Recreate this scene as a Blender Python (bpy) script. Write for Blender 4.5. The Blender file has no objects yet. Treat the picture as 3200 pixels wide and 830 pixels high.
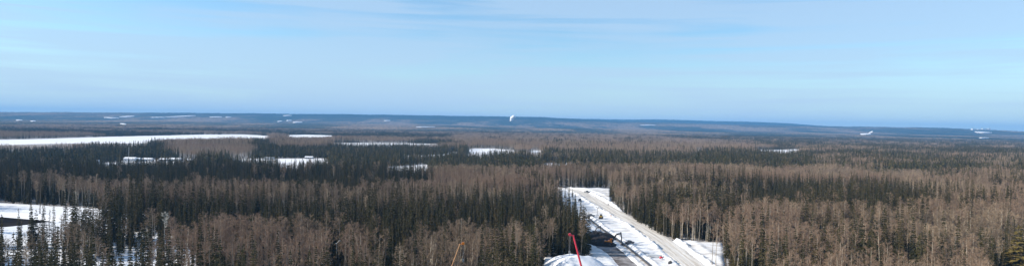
import bpy, math, random
import numpy as np
from mathutils import Matrix, Vector, noise as mnoise
random.seed(7); rng = np.random.default_rng(7)
C = bpy.context.scene.collection
SC = bpy.context.scene
rad = math.radians

# ------------------------------------------------------------------ camera
CAMH, F = 60.0, 2085.0                       # camera height, focal length in pixels of a 3200 wide frame
PITCH, ROLL = math.atan(25 / F), rad(1.0)
cam = bpy.data.objects.new('camera', bpy.data.cameras.new('camera')); C.objects.link(cam)
cam.data.sensor_width = 36; cam.data.lens = 36 * F / 3200
cam.data.clip_start = 1; cam.data.clip_end = 90000
CM = Matrix.Rotation(math.pi / 2 - PITCH, 3, 'X') @ Matrix.Rotation(ROLL, 3, 'Z')
cam.matrix_world = Matrix.Translation((0, 0, CAMH)) @ CM.to_4x4()
SC.camera = cam

# ------------------------------------------------------------------ sky, sun, exposure
SUN_EL, SUN_AZ = rad(29), rad(-94)           # azimuth from the view direction, negative = left
w = bpy.data.worlds.new('World'); SC.world = w; w.use_nodes = True
nt = w.node_tree; nt.nodes.clear()
def N(nt, t, **k):
    n = nt.nodes.new(t)
    for a, b in k.items():
        if a.startswith('i_'): n.inputs[a[2:].replace('_', ' ')].default_value = b
        else: setattr(n, a, b)
    return n
def ramp(nt, pts, interp='LINEAR'):
    n = nt.nodes.new('ShaderNodeValToRGB'); e = n.color_ramp.elements; n.color_ramp.interpolation = interp
    while len(e) < len(pts): e.new(0.5)
    for q, (p, c) in zip(e, pts):
        q.position = p; q.color = (*c, 1) if len(c) == 3 else c
    return n
def mixc(nt, fac, a, b, mode='MIX'):
    n = nt.nodes.new('ShaderNodeMix'); n.data_type = 'RGBA'; n.blend_type = mode
    for s, v in ((0, fac), (6, a), (7, b)):
        if isinstance(v, (float, int)): n.inputs[s].default_value = v
        elif isinstance(v, tuple): n.inputs[s].default_value = (*v, 1)
        else: nt.links.new(v, n.inputs[s])
    return n.outputs[2]
sky = N(nt, 'ShaderNodeTexSky', sky_type='NISHITA', sun_disc=False, sun_elevation=SUN_EL, sun_rotation=SUN_AZ,
        air_density=1.0, dust_density=0.4, ozone_density=2.0, altitude=300)
tc = N(nt, 'ShaderNodeTexCoord')
sep = N(nt, 'ShaderNodeSeparateXYZ'); nt.links.new(tc.outputs['Generated'], sep.inputs[0])
# thin streaks of high cloud: long in azimuth, thin in elevation
mp = N(nt, 'ShaderNodeMapping'); mp.inputs['Scale'].default_value = (1.6, 1.6, 40); nt.links.new(tc.outputs['Generated'], mp.inputs[0])
n1 = N(nt, 'ShaderNodeTexNoise', i_Scale=1.25, i_Detail=9.0, i_Roughness=0.6, i_Distortion=0.4); nt.links.new(mp.outputs[0], n1.inputs[0])
mp2 = N(nt, 'ShaderNodeMapping'); mp2.inputs['Scale'].default_value = (1.6, 1.6, 5); mp2.inputs['Location'].default_value = (3, 1, .3); nt.links.new(tc.outputs['Generated'], mp2.inputs[0])
n2 = N(nt, 'ShaderNodeTexNoise', i_Scale=1.3, i_Detail=3.0, i_Roughness=0.5); nt.links.new(mp2.outputs[0], n2.inputs[0])
ad = N(nt, 'ShaderNodeMath', operation='ADD'); nt.links.new(n1.outputs[0], ad.inputs[0]); nt.links.new(n2.outputs[0], ad.inputs[1])
cr = ramp(nt, [(0.0, (0, 0, 0)), (0.82, (0, 0, 0)), (1.16, (1, 1, 1))]); nt.links.new(ad.outputs[0], cr.inputs[0])
hf = N(nt, 'ShaderNodeMath', operation='MULTIPLY'); hf.inputs[1].default_value = 0.5; nt.links.new(ad.outputs[0], hf.inputs[0])
cr = ramp(nt, [(0.44, (0, 0, 0)), (0.54, (1, 1, 1))]); nt.links.new(hf.outputs[0], cr.inputs[0])
cm = N(nt, 'ShaderNodeMath', operation='MULTIPLY'); cm.inputs[1].default_value = 0.60; nt.links.new(cr.outputs[0], cm.inputs[0])
SKYTINT = (0.78, 0.98, 1.10)
tint = mixc(nt, 1.0, sky.outputs[0], SKYTINT, 'MULTIPLY')
lowr = ramp(nt, [(0.0, (.85, .85, .85)), (0.035, (.7, .7, .7)), (0.11, (0, 0, 0))]); nt.links.new(sep.outputs[2], lowr.inputs[0])   # pale ice haze low in the sky
tint = mixc(nt, lowr.outputs[0], tint, (3.55, 4.85, 5.9))
skc = mixc(nt, cm.outputs[0], tint, (3.35, 4.5, 5.85))
bg = N(nt, 'ShaderNodeBackground', i_Strength=0.114); nt.links.new(skc, bg.inputs[0])
wo = N(nt, 'ShaderNodeOutputWorld'); nt.links.new(bg.outputs[0], wo.inputs[0])

sd = bpy.data.lights.new('sun', 'SUN'); sd.energy = 5.0; sd.angle = rad(0.53); sd.color = (1.0, 0.91, 0.77)
so = bpy.data.objects.new('sun', sd); C.objects.link(so)
SUNV = Vector((math.sin(SUN_AZ) * math.cos(SUN_EL), math.cos(SUN_AZ) * math.cos(SUN_EL), math.sin(SUN_EL)))
so.rotation_euler = SUNV.to_track_quat('Z', 'Y').to_euler(); so.location = (0, 0, 400)
SC.view_settings.view_transform = 'Standard'; SC.view_settings.look = 'None'
SC.view_settings.exposure = 0.48; SC.view_settings.gamma = 1
SC.cycles.use_denoising = True; SC.cycles.denoiser = 'OPENIMAGEDENOISE'; SC.cycles.denoising_prefilter = 'ACCURATE'
SC.cycles.max_bounces = 5; SC.cycles.diffuse_bounces = 2; SC.cycles.glossy_bounces = 2
SC.cycles.transparent_max_bounces = 4; SC.cycles.volume_bounces = 0
SC.cycles.sample_clamp_indirect = 4

# ------------------------------------------------------------------ pixel <-> ground
M3 = np.array(CM)
def ray(px, py):
    px = np.asarray(px, float); py = np.asarray(py, float)
    v = np.stack([(px - 1600) / F, -(py - 415) / F, -np.ones_like(px)], -1)
    return v @ M3.T
def G(px, py, h=0.0):
    d = ray(px, py); t = (h - CAMH) / d[..., 2]
    return np.stack([d[..., 0] * t, d[..., 1] * t], -1)
def P(x, y, z):
    v = np.stack([np.asarray(x, float), np.asarray(y, float), np.asarray(z, float) - CAMH + 0 * np.asarray(x, float)], -1) @ M3
    return 1600 - F * v[..., 0] / v[..., 2], 415 + F * v[..., 1] / v[..., 2]
def yh(px): return 362 + 0.0175 * px
def at_depth(px, py, Y):                      # world point on the pixel's ray at ground distance Y
    d = ray(px, py); t = Y / d[..., 1]
    return np.array([d[0] * t, Y, CAMH + d[2] * t])
def pip(x, y, poly):
    poly = np.asarray(poly); inside = np.zeros(x.shape, bool); j = len(poly) - 1
    for i in range(len(poly)):
        xi, yi = poly[i]; xj, yj = poly[j]
        if yi != yj:
            c = ((yi > y) != (yj > y)) & (x < (xj - xi) * (y - yi) / (yj - yi) + xi)
            inside ^= c
        j = i
    return inside
def _h(ix, iy, s):
    n = (ix.astype(np.int64) * 374761393 + iy.astype(np.int64) * 668265263 + s * 1274126177) & 0x7fffffff
    n = ((n ^ (n >> 13)) * 1103515245 + 12345) & 0x7fffffff
    n = ((n ^ (n >> 15)) * 69069 + 1) & 0x7fffffff
    return ((n >> 8) & 0xffff) / 65535.0
def vn(x, y, s=0):
    x = np.asarray(x, float); y = np.asarray(y, float)
    ix, iy = np.floor(x), np.floor(y); fx, fy = x - ix, y - iy
    fx = fx * fx * (3 - 2 * fx); fy = fy * fy * (3 - 2 * fy)
    a, b, c, d = _h(ix, iy, s), _h(ix + 1, iy, s), _h(ix, iy + 1, s), _h(ix + 1, iy + 1, s)
    return (a * (1 - fx) + b * fx) * (1 - fy) + (c * (1 - fx) + d * fx) * fy
def fbm(x, y, s=0, o=3):
    r = 0; a = 1; t = 0
    for k in range(o):
        r = r + a * vn(x * 2 ** k, y * 2 ** k, s + k); t += a; a *= .5
    return r / t

# ------------------------------------------------------------------ materials
def mat(name, col, rough=0.85, metal=0.0, var=0.0, vscale=1.0, bump=0.0, bscale=2.0, col2=None, coord='Object', spec=0.3, trans=0.0):
    m = bpy.data.materials.new(name); m.use_nodes = True; t = m.node_tree; b = t.nodes['Principled BSDF']
    b.inputs['Roughness'].default_value = rough; b.inputs['Metallic'].default_value = metal
    b.inputs['Specular IOR Level'].default_value = spec; b.inputs['Base Color'].default_value = (*col, 1)
    g = N(t, 'ShaderNodeNewGeometry') if coord == 'World' else N(t, 'ShaderNodeTexCoord')
    out = g.outputs['Position'] if coord == 'World' else g.outputs['Object']
    if var or col2:
        n = N(t, 'ShaderNodeTexNoise', i_Scale=vscale, i_Detail=5.0, i_Roughness=0.6); t.links.new(out, n.inputs[0])
        c2 = col2 or tuple(c * (1 - var) for c in col)
        r = ramp(t, [(0.35, c2), (0.65, col)]); t.links.new(n.outputs[0], r.inputs[0]); t.links.new(r.outputs[0], b.inputs['Base Color'])
    if bump:
        n = N(t, 'ShaderNodeTexNoise', i_Scale=bscale, i_Detail=4.0); t.links.new(out, n.inputs[0])
        bp = N(t, 'ShaderNodeBump', i_Strength=bump, i_Distance=0.3); t.links.new(n.outputs[0], bp.inputs['Height']); t.links.new(bp.outputs[0], b.inputs['Normal'])
    return m
def foliage(name, stops, patch=None, pscale=0.012):
    """per tree variation by object random, stand variation by a large world noise"""
    m = bpy.data.materials.new(name); m.use_nodes = True; t = m.node_tree; b = t.nodes['Principled BSDF']
    b.inputs['Roughness'].default_value = 0.9; b.inputs['Specular IOR Level'].default_value = 0.12
    oi = N(t, 'ShaderNodeObjectInfo'); r = ramp(t, stops); t.links.new(oi.outputs['Random'], r.inputs[0]); c = r.outputs[0]
    g = N(t, 'ShaderNodeNewGeometry')
    if patch:
        n = N(t, 'ShaderNodeTexNoise', i_Scale=pscale, i_Detail=3.0); t.links.new(g.outputs['Position'], n.inputs[0])
        r2 = ramp(t, [(0.42, (0, 0, 0)), (0.6, (1, 1, 1))]); t.links.new(n.outputs[0], r2.inputs[0])
        c = mixc(t, r2.outputs[0], c, patch)
    t.links.new(c, b.inputs['Base Color'])
    return m
M = {}
M['needle'] = foliage('spruce_needles', [(0, (0.040, 0.040, 0.017)), (0.5, (0.056, 0.053, 0.022)), (0.8, (0.100, 0.076, 0.036)), (1, (0.074, 0.068, 0.028))])
M['twig'] = foliage('aspen_twigs', [(0, (0.165, 0.122, 0.082)), (0.5, (0.26, 0.193, 0.132)), (1, (0.40, 0.30, 0.205))], patch=(0.285, 0.197, 0.138))
M['bark'] = foliage('aspen_bark', [(0, (0.20, 0.17, 0.13)), (0.5, (0.34, 0.29, 0.23)), (1, (0.64, 0.56, 0.44))])
M['barkfar'] = foliage('aspen_bark_grey', [(0, (0.15, 0.125, 0.10)), (1, (0.34, 0.29, 0.23))])
M['sbark'] = foliage('spruce_bark', [(0, (0.09, 0.075, 0.06)), (1, (0.16, 0.125, 0.10))])
M['dead'] = foliage('dead_wood', [(0, (0.50, 0.48, 0.42)), (1, (0.6, 0.57, 0.5))])
M['gold'] = foliage('golden_needles', [(0, (0.15, 0.115, 0.035)), (1, (0.20, 0.15, 0.05))])
M['snow'] = mat('snow', (0.80, 0.81, 0.84), 0.7, var=0.07, vscale=0.15, bump=0.5, bscale=0.6, coord='World')
M['ice'] = mat('lake_snow', (0.80, 0.80, 0.82), 0.8, var=0.06, vscale=0.01, coord='World')
M['floor'] = mat('forest_floor', (0.50, 0.49, 0.49), 0.95, vscale=0.35, col2=(0.13, 0.105, 0.085), bump=0.6, coord='World')
M['mud'] = mat('churned_mud', (0.36, 0.34, 0.34), 0.9, vscale=0.16, col2=(0.045, 0.033, 0.028), bump=0.8, bscale=1.2, coord='World')
M['peat'] = mat('black_spoil', (0.03, 0.026, 0.026), 0.95, vscale=0.7, col2=(0.014, 0.012, 0.013), bump=1, bscale=1.5)
M['red'] = mat('red_paint', (0.70, 0.05, 0.08), 0.4, var=0.15, vscale=0.8)
M['yellow'] = mat('yellow_paint', (0.62, 0.40, 0.06), 0.45, var=0.2, vscale=0.8)
M['tan'] = mat('tan_paint', (0.52, 0.27, 0.12), 0.5, var=0.2, vscale=0.8)
M['orange'] = mat('orange_paint', (0.75, 0.22, 0.02), 0.45, var=0.15, vscale=0.8)
M['steel'] = mat('dark_steel', (0.055, 0.055, 0.06), 0.5, 0.3, var=0.2)
M['cable'] = mat('steel_cable', (0.35, 0.34, 0.33), 0.5, 0.5)
M['rubber'] = mat('rubber', (0.025, 0.025, 0.027), 0.85, var=0.3, vscale=4)
M['glass'] = mat('window_glass', (0.03, 0.04, 0.05), 0.08, spec=0.6)
M['galv'] = mat('galvanised_steel', (0.55, 0.57, 0.58), 0.45, 0.4, var=0.1)
M['pipe'] = mat('coated_pipe', (0.075, 0.07, 0.068), 0.45, var=0.3, vscale=0.5)
M['white'] = mat('white_cladding', (0.72, 0.73, 0.74), 0.6, var=0.08, vscale=0.4)
M['grey'] = mat('grey_cladding', (0.30, 0.31, 0.32), 0.6, var=0.1, vscale=0.4)
M['teal'] = mat('teal_metal', (0.12, 0.42, 0.40), 0.5, var=0.1)
M['carblue'] = mat('dark_blue_paint', (0.03, 0.04, 0.06), 0.3, spec=0.6)
M['wood'] = mat('sawn_timber', (0.35, 0.25, 0.16), 0.8, var=0.3, vscale=3)
M['steam'] = mat('steam', (0.90, 0.90, 0.92), 1.0, var=0.04, vscale=0.02)
M['water'] = mat('river_water', (0.03, 0.027, 0.026), 0.6, spec=0.0, vscale=0.06, col2=(0.012, 0.012, 0.014), coord='World')
def worked_mat():
    m = mat('worked_snow', (0.80, 0.81, 0.84), 0.75, bump=0.6, bscale=0.7, coord='World'); t = m.node_tree; b = t.nodes['Principled BSDF']
    g = N(t, 'ShaderNodeNewGeometry'); mp = N(t, 'ShaderNodeMapping'); mp.inputs['Scale'].default_value = (.05, .28, .2); mp.inputs['Rotation'].default_value = (0, 0, rad(-14))
    t.links.new(g.outputs['Position'], mp.inputs[0]); n = N(t, 'ShaderNodeTexNoise', i_Scale=1.0, i_Detail=6.0, i_Roughness=0.65, i_Distortion=1.0); t.links.new(mp.outputs[0], n.inputs[0])
    r = ramp(t, [(0.36, (0.46, 0.43, 0.40)), (0.47, (0.70, 0.69, 0.69)), (0.56, (0.81, 0.82, 0.84))]); t.links.new(n.outputs[0], r.inputs[0]); t.links.new(r.outputs[0], b.inputs['Base Color'])  # grey-tan streaks: dirt, plus the windrows' shading put into the colour
    return m
M['worked'] = worked_mat()
def road_mat():
    m = bpy.data.materials.new('packed_road'); m.use_nodes = True; t = m.node_tree; b = t.nodes['Principled BSDF']
    b.inputs['Roughness'].default_value = 0.9
    uv = N(t, 'ShaderNodeTexCoord'); mp = N(t, 'ShaderNodeMapping'); mp.inputs['Scale'].default_value = (4.5, 0.02, 1)
    t.links.new(uv.outputs['UV'], mp.inputs[0])
    n = N(t, 'ShaderNodeTexNoise', i_Scale=1.0, i_Detail=5.0, i_Roughness=0.6); t.links.new(mp.outputs[0], n.inputs[0])
    r = ramp(t, [(0.41, (0.34, 0.30, 0.25)), (0.5, (0.58, 0.54, 0.49)), (0.60, (0.80, 0.79, 0.77))]); t.links.new(n.outputs[0], r.inputs[0])
    g = N(t, 'ShaderNodeNewGeometry'); n2 = N(t, 'ShaderNodeTexNoise', i_Scale=0.12, i_Detail=4.0); t.links.new(g.outputs['Position'], n2.inputs[0])
    c = mixc(t, n2.outputs[0], r.outputs[0], (0.62, 0.58, 0.53)); t.links.new(c, b.inputs['Base Color'])
    return m
M['road'] = road_mat()
def far_mat(name, snowy=False):
    m = bpy.data.materials.new(name); m.use_nodes = True; t = m.node_tree; b = t.nodes['Principled BSDF']
    b.inputs['Roughness'].default_value = 1; b.inputs['Specular IOR Level'].default_value = 0
    g = N(t, 'ShaderNodeNewGeometry'); mp = N(t, 'ShaderNodeMapping'); mp.inputs['Scale'].default_value = (0.0011, 0.00045, 0.0)
    t.links.new(g.outputs['Position'], mp.inputs[0])
    n = N(t, 'ShaderNodeTexNoise', i_Scale=1.0, i_Detail=7.0, i_Roughness=0.65); t.links.new(mp.outputs[0], n.inputs[0])
    r = ramp(t, [(0.40, (0.026, 0.034, 0.022)), (0.48, (0.06, 0.058, 0.038)), (0.54, (0.17, 0.125, 0.085)), (0.68, (0.22, 0.165, 0.115))])
    t.links.new(n.outputs[0], r.inputs[0])
    mp3 = N(t, 'ShaderNodeMapping'); mp3.inputs['Scale'].default_value = (0.03, 0.012, 0.0); t.links.new(g.outputs['Position'], mp3.inputs[0])
    n3 = N(t, 'ShaderNodeTexNoise', i_Scale=1.0, i_Detail=4.0, i_Roughness=0.8); t.links.new(mp3.outputs[0], n3.inputs[0])
    r3 = ramp(t, [(0.36, (0.3, 0.3, 0.3)), (0.64, (1.9, 1.9, 1.9))]); t.links.new(n3.outputs[0], r3.inputs[0])
    sx = N(t, 'ShaderNodeSeparateXYZ'); t.links.new(g.outputs['Position'], sx.inputs[0]); zr = N(t, 'ShaderNodeMapRange'); zr.inputs[1].default_value = 95; zr.inputs[2].default_value = 150
    t.links.new(sx.outputs[2], zr.inputs[0]); rc = mixc(t, zr.outputs[0], r.outputs[0], (0.022, 0.032, 0.024))   # conifers cover the ridge
    c = mixc(t, 1.0, rc, r3.outputs[0], 'MULTIPLY'); t.links.new(c, b.inputs['Base Color'])
    return m
M['far'] = far_mat('far_canopy')

# ------------------------------------------------------------------ mesh helpers
class MB:
    def __init__(s): s.v = []; s.f = []; s.m = []
    def poly(s, pts, mi=0):
        n = len(s.v); s.v += [tuple(p) for p in pts]; s.f.append(tuple(range(n, n + len(pts)))); s.m.append(mi)
    def tube(s, a, b, r0, r1, n=6, mi=0, cap=False):
        a = Vector(a); b = Vector(b); d = (b - a)
        if d.length < 1e-6: return
        d.normalize(); u = d.cross(Vector((0, 0, 1)) if abs(d.z) < .95 else Vector((1, 0, 0))).normalized(); w_ = d.cross(u)
        k = len(s.v)
        for c, r in ((a, r0), (b, r1)):
            for i in range(n):
                t = 2 * math.pi * i / n; s.v.append(tuple(c + (u * math.cos(t) + w_ * math.sin(t)) * r))
        for i in range(n):
            j = (i + 1) % n; s.f.append((k + i, k + j, k + n + j, k + n + i)); s.m.append(mi)
        if cap:
            s.f.append(tuple(k + i for i in reversed(range(n)))); s.m.append(mi)
            s.f.append(tuple(k + n + i for i in range(n))); s.m.append(mi)
    def box(s, c, d, rot=0.0, mi=0, taper=1.0):
        c = Vector(c); k = len(s.v); R = Matrix.Rotation(rot, 3, 'Z')
        for z in (-1, 1):
            q = taper if z > 0 else 1
            for x, y in ((-1, -1), (1, -1), (1, 1), (-1, 1)):
                s.v.append(tuple(c + R @ Vector((x * d[0] / 2 * q, y * d[1] / 2 * q, z * d[2] / 2))))
        for f in ((0, 3, 2, 1), (4, 5, 6, 7), (0, 1, 5, 4), (1, 2, 6, 5), (2, 3, 7, 6), (3, 0, 4, 7)):
            s.f.append(tuple(k + i for i in f)); s.m.append(mi)
    def prism(s, prof, x0, x1, mi=0):           # profile in (y, z) extruded along x
        k = len(s.v); n = len(prof)
        for x in (x0, x1): s.v += [(x, p[0], p[1]) for p in prof]
        for i in range(n):
            j = (i + 1) % n; s.f.append((k + i, k + j, k + n + j, k + n + i)); s.m.append(mi)
        s.f.append(tuple(k + i for i in reversed(range(n)))); s.m.append(mi)
        s.f.append(tuple(k + n + i for i in range(n))); s.m.append(mi)
    def mesh(s, name, mats):
        me = bpy.data.meshes.new(name); me.from_pydata(s.v, [], s.f)
        for m in mats: me.materials.append(m)
        if len(mats) > 1: me.polygons.foreach_set('material_index', s.m)
        me.update(); return me
    def build(s, name, mats, parent=None, bevel=0.0, smooth=False):
        if not isinstance(mats, (list, tuple)): mats = [mats]
        o = bpy.data.objects.new(name, s.mesh(name, mats)); C.objects.link(o)
        if parent: o.parent = parent
        if smooth: o.data.polygons.foreach_set('use_smooth', [True] * len(o.data.polygons))
        if bevel:
            b = o.modifiers.new('bevel', 'BEVEL'); b.width = bevel; b.segments = 2; b.limit_method = 'ANGLE'
        return o
def tag(o, label=None, cat=None, group=None, kind=None):
    for k, v in (('label', label), ('category', cat), ('group', group), ('kind', kind)):
        if v: o[k] = v
    return o
def thing(name, label, cat, loc, rz=0, group=None, kind=None):
    o = bpy.data.objects.new(name, None); C.objects.link(o); o.location = loc; o.rotation_euler = (0, 0, rz)
    o.empty_display_size = 0.5
    return tag(o, label, cat, group, kind)
def sheet(name, pts, z, m, kind='structure', label=None, cat=None):
    mb = MB(); mb.poly([(p[0], p[1], z) for p in pts]); o = mb.build(name, m); return tag(o, label, cat, kind=kind)
def npmesh(name, V, Fq, m, smooth=False):
    me = bpy.data.meshes.new(name); me.vertices.add(len(V)); me.vertices.foreach_set('co', V.astype(np.float32).ravel())
    k = Fq.shape[1]
    me.loops.add(Fq.size); me.loops.foreach_set('vertex_index', Fq.astype(np.int32).ravel())
    me.polygons.add(len(Fq)); me.polygons.foreach_set('loop_start', np.arange(len(Fq), dtype=np.int32) * k)
    me.update(calc_edges=True); me.validate()
    if smooth: me.polygons.foreach_set('use_smooth', [True] * len(me.polygons))
    me.materials.append(m); o = bpy.data.objects.new(name, me); C.objects.link(o); return o

# ------------------------------------------------------------------ terrain
PX1 = [-400, 0, 600, 1000, 1300, 1560, 1700, 1850, 1950, 2100, 2400, 2560, 2800, 3000, 3200, 3600]
PY1 = [353, 354, 355.5, 357.5, 361, 364, 367, 375, 381, 385, 393, 396, 400, 405, 414, 421]
PX2 = [-400, 1500, 1750, 1950, 2080, 2200, 2350, 2480, 2560, 2700, 3600]
PY2 = [400, 400, 370, 373.5, 374, 378, 381.5, 388, 394, 402, 440]
R1, R2 = 11000., 14200.
def px_of_dir(x, y):
    q, _ = P(x / np.hypot(x, y) * 1e5, y / np.hypot(x, y) * 1e5, np.full_like(x, 60.0)); return q
KN = G(655, 452, 10)
def terrain(x, y):
    x = np.asarray(x, float); y = np.asarray(y, float); r = np.hypot(x, y)
    yy = np.maximum(y, 1e-3); px = np.clip(1600 + F * x / yy, -400, 3600); px = np.where(y < 0, np.where(x < 0, -400, 3600), px)
    wob = (fbm(px / 60, r * 0 + 3, 5, 3) - .5) * 1.6
    a1 = (yh(px) - np.interp(px, PX1, PY1) - wob) / F; a2 = (yh(px) - np.interp(px, PX2, PY2) - wob * .6) / F
    h1 = np.maximum(CAMH + a1 * R1 * .97, 20); h2 = np.maximum(CAMH + a2 * R2 * .97, 20)
    s1 = .30 * np.clip((r - 5200) / (R1 - 5200), 0, 1) + .70 * np.clip((r - 8800) / (R1 - 8800), 0, 1) ** 1.1
    drop = np.clip((r - R1) / 1300, 0, 1)
    z = h1 * s1 * (1 - drop * .8)
    s2 = np.clip((r - R1 - 900) / (R2 - R1 - 900), 0, 1) ** 1.3
    z = np.maximum(z, h2 * s2 * (1 - np.clip((r - R2) / 2500, 0, 1)))
    rel = np.clip((r - 4200) / 3000, 0, 1) * (1 - 0.8 * np.clip((r - 7500) / 3000, 0, 1))
    z = z + rel * (fbm(x / 1400, y / 1400, 11, 4) - .5) * 22
    kd = ((x - KN[0]) / 190) ** 2 + ((y - KN[1]) / 130) ** 2
    z = z + 9.0 * np.exp(-kd)
    return np.maximum(z, 0)
na = 1; rs = np.concatenate([[2], np.geomspace(60, 4000, 50), np.geomspace(4200, 15900, 60), [22000, 45000]])
az = np.concatenate([np.linspace(-0.9, 0.9, 361), np.linspace(0.9, 2 * math.pi - 0.9, 61)[1:-1]])
na = len(az)
RR, AA = np.meshgrid(rs, az, indexing='ij'); X = RR * np.sin(AA); Y = RR * np.cos(AA)
V = np.stack([X, Y, terrain(X, Y)], -1).reshape(-1, 3)
I, J = np.meshgrid(np.arange(len(rs) - 1), np.arange(na), indexing='ij'); J2 = (J + 1) % na
Fq = np.stack([I * na + J, I * na + J2, (I + 1) * na + J2, (I + 1) * na + J], -1).reshape(-1, 4)[:, ::-1]
gnd = npmesh('ground', V, Fq, M['floor'], True); tag(gnd, kind='structure')
# close the middle
mb = MB(); mb.poly([(V[j][0], V[j][1], 0) for j in range(na)][::-1]); tag(mb.build('ground_centre', M['floor']), kind='structure')

# ------------------------------------------------------------------ openings in the forest (far edge on the ground, near edge seen over the shore trees)
def opening(top, bot, h=13.0):
    a = [tuple(G(x, y)) for x, y in top]; b = [tuple(G(x, y, h)) for x, y in bot]
    return a + b[::-1]
OPEN = [
 ('lake', 'lake', opening([(-60, 438), (0, 436), (180, 432), (330, 427), (500, 423), (640, 420), (760, 420), (842, 424)],
          [(-60, 453), (0, 453), (250, 449), (450, 450), (480, 442), (510, 437), (600, 436.5), (700, 436), (770, 432.5), (842, 427)], 13)),
 ('lake', 'lake', opening([(898, 421.5), (960, 420.5), (1045, 423)], [(898, 426), (925, 430), (990, 428.5), (1045, 425)], 10)),
 ('snow_field', 'field', opening([(1040, 446), (1120, 446), (1280, 447), (1372, 449)], [(1040, 449), (1090, 452.5), (1280, 452.5), (1372, 452)], 9)),
 ('snow_field', 'field', opening([(1458, 470), (1478, 464), (1540, 463.5), (1560, 466), (1606, 469), (1612, 480), (1690, 481)], [(1458, 476), (1500, 485), (1560, 484), (1612, 482), (1640, 483), (1690, 486)], 8)),
 ('snow_field', 'field', opening([(718, 498), (760, 496), (840, 495), (980, 493.5), (1032, 497)], [(718, 501), (770, 506), (900, 503.5), (980, 502.5), (1032, 501)], 8)),
 ('snow_field', 'field', opening([(860, 517), (890, 516), (940, 517)], [(860, 521), (890, 523), (940, 522)], 6)),
 ('snow_field', 'field', opening([(1200, 523), (1240, 518), (1300, 514), (1342, 514)], [(1200, 525), (1250, 527), (1300, 524), (1342, 521)], 10)),
 ('snow_field', 'field', opening([(1258, 486), (1350, 484), (1400, 480), (1436, 472)], [(1258, 488.5), (1350, 487), (1405, 483), (1436, 475)], 6)),
 ('snow_field', 'field', opening([(385, 502), (440, 500), (480, 500), (560, 500), (610, 503)], [(385, 508), (440, 509), (480, 506), (560, 505), (610, 508)], 6)),
 ('snow_field', 'field', opening([(290, 508), (380, 508)], [(290, 511.5), (380, 511.5)], 6)),
 ('snow_field', 'field', opening([(2174, 469), (2196, 469)], [(2174, 476), (2196, 476)], 8)),
 ('snow_field', 'field', opening([(2355, 468), (2400, 468), (2500, 466)], [(2355, 472), (2400, 477), (2450, 477), (2500, 473)], 10)),
 ('snow_field', 'field', opening([(2498, 458), (2528, 458)], [(2498, 461.5), (2528, 461.5)], 6)),
 ('snow_field', 'field', opening([(1700, 512), (1712, 509), (1750, 511), (1800, 505), (1800, 508)], [(1700, 524), (1712, 524), (1722, 515), (1760, 515), (1800, 510)], 6)),
 ('snow_field', 'field', opening([(1660, 469), (1690, 470)], [(1660, 475), (1690, 476)], 8)),
]
def ragged(poly, amp):
    out = []; n = len(poly)
    for i in range(n):
        a = np.array(poly[i]); b = np.array(poly[(i + 1) % n]); k = max(1, int(np.hypot(*(b - a)) / 14))
        for j in range(k):
            p = a + (b - a) * j / k
            out.append((p[0] + amp * (float(fbm(np.array(p[0] / 30), np.array(p[1] / 30), 5, 3)) - .5) * 2, p[1] + amp * 1.6 * (float(fbm(np.array(p[0] / 26), np.array(p[1] / 26), 9, 3)) - .5) * 2))
    return out
OPEN = [(a, b, ragged(c, 10 if a == 'lake' else 11)) for a, b, c in OPEN]
HOLD = [o[2] for o in OPEN]
oi = 0
for nm, cat, poly in OPEN:
    z = 0.05 + 0.004 * oi; oi += 1
    mb = MB(); mb.poly([(p[0], p[1], z) for p in poly]); tag(mb.build(nm, M['ice']), kind='structure')

# near left: river with snowy banks; thin woods on open snow
RIVER_SNOW = [tuple(G(x, y)) for x, y in [(-80, 630), (8, 632), (160, 641), (300, 652), (330, 690), (250, 740), (200, 780), (160, 835), (-80, 835)]]
THIN = [tuple(G(x, y)) for x, y in [(-150, 628), (300, 650), (470, 670), (560, 720), (620, 835)]] + [(-60, 150), (-260, 150)]
WATER = [tuple(G(x, y)) for x, y in [(-150, 676), (8, 678), (150, 690), (170, 694), (140, 700), (60, 709), (8, 715), (-60, 722), (-150, 732)]]
# road corridor
EDGE_R = [(1905, 588), (1908, 632), (1950, 665), (2000, 700), (2050, 728), (2098, 752), (2180, 758), (2256, 762), (2262, 835)]
EDGE_L = [(1700, 588), (1725, 612), (1752, 650), (1782, 690), (1818, 740), (1846, 802), (1700, 806)]
COR = [tuple(G(x, y)) for x, y in EDGE_R] + [(78, 150), (6, 150)] + [tuple(G(x, y)) for x, y in [(1698, 835)] + EDGE_L[::-1]]
def dist_poly(x, y, pts):
    d = np.full(x.shape, 1e9); s = np.zeros(x.shape)
    for (ax, ay), (bx, by) in zip(pts[:-1], pts[1:]):
        L2 = (bx - ax) ** 2 + (by - ay) ** 2
        t = np.clip(((x - ax) * (bx - ax) + (y - ay) * (by - ay)) / L2, 0, 1)
        q = np.hypot(x - ax - t * (bx - ax), y - ay - t * (by - ay))
        sg = np.sign((bx - ax) * (y - ay) - (by - ay) * (x - ax))
        m = q < d; d = np.where(m, q, d); s = np.where(m, sg, s)
    return d, s
def smooth_line(pix, n=80):
    w_ = np.array([G(*p) for p in pix]); t = np.linspace(0, 1, len(w_)); q = np.linspace(0, 1, n)
    out = np.stack([np.interp(q, t, w_[:, 0]), np.interp(q, t, w_[:, 1])], -1)
    for _ in range(6): out[1:-1] = (out[:-2] + 2 * out[1:-1] + out[2:]) / 4
    return out
ROAD = smooth_line([(1735, 586), (1790, 593), (1828, 607), (1868, 632), (1925, 665), (1990, 700), (2055, 742), (2110, 785), (2165, 830), (2260, 920), (2420, 1080)], 160)
RW = 6.2
MUD = smooth_line([(1852, 732), (1866, 752), (1900, 772), (1935, 790), (1975, 830), (2060, 930), (2200, 1080)], 60)
PIPE = smooth_line([(1830, 678), (1858, 701), (1885, 722), (1920, 746), (1950, 768), (1980, 792), (2030, 834), (2140, 930)], 60)
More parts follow.
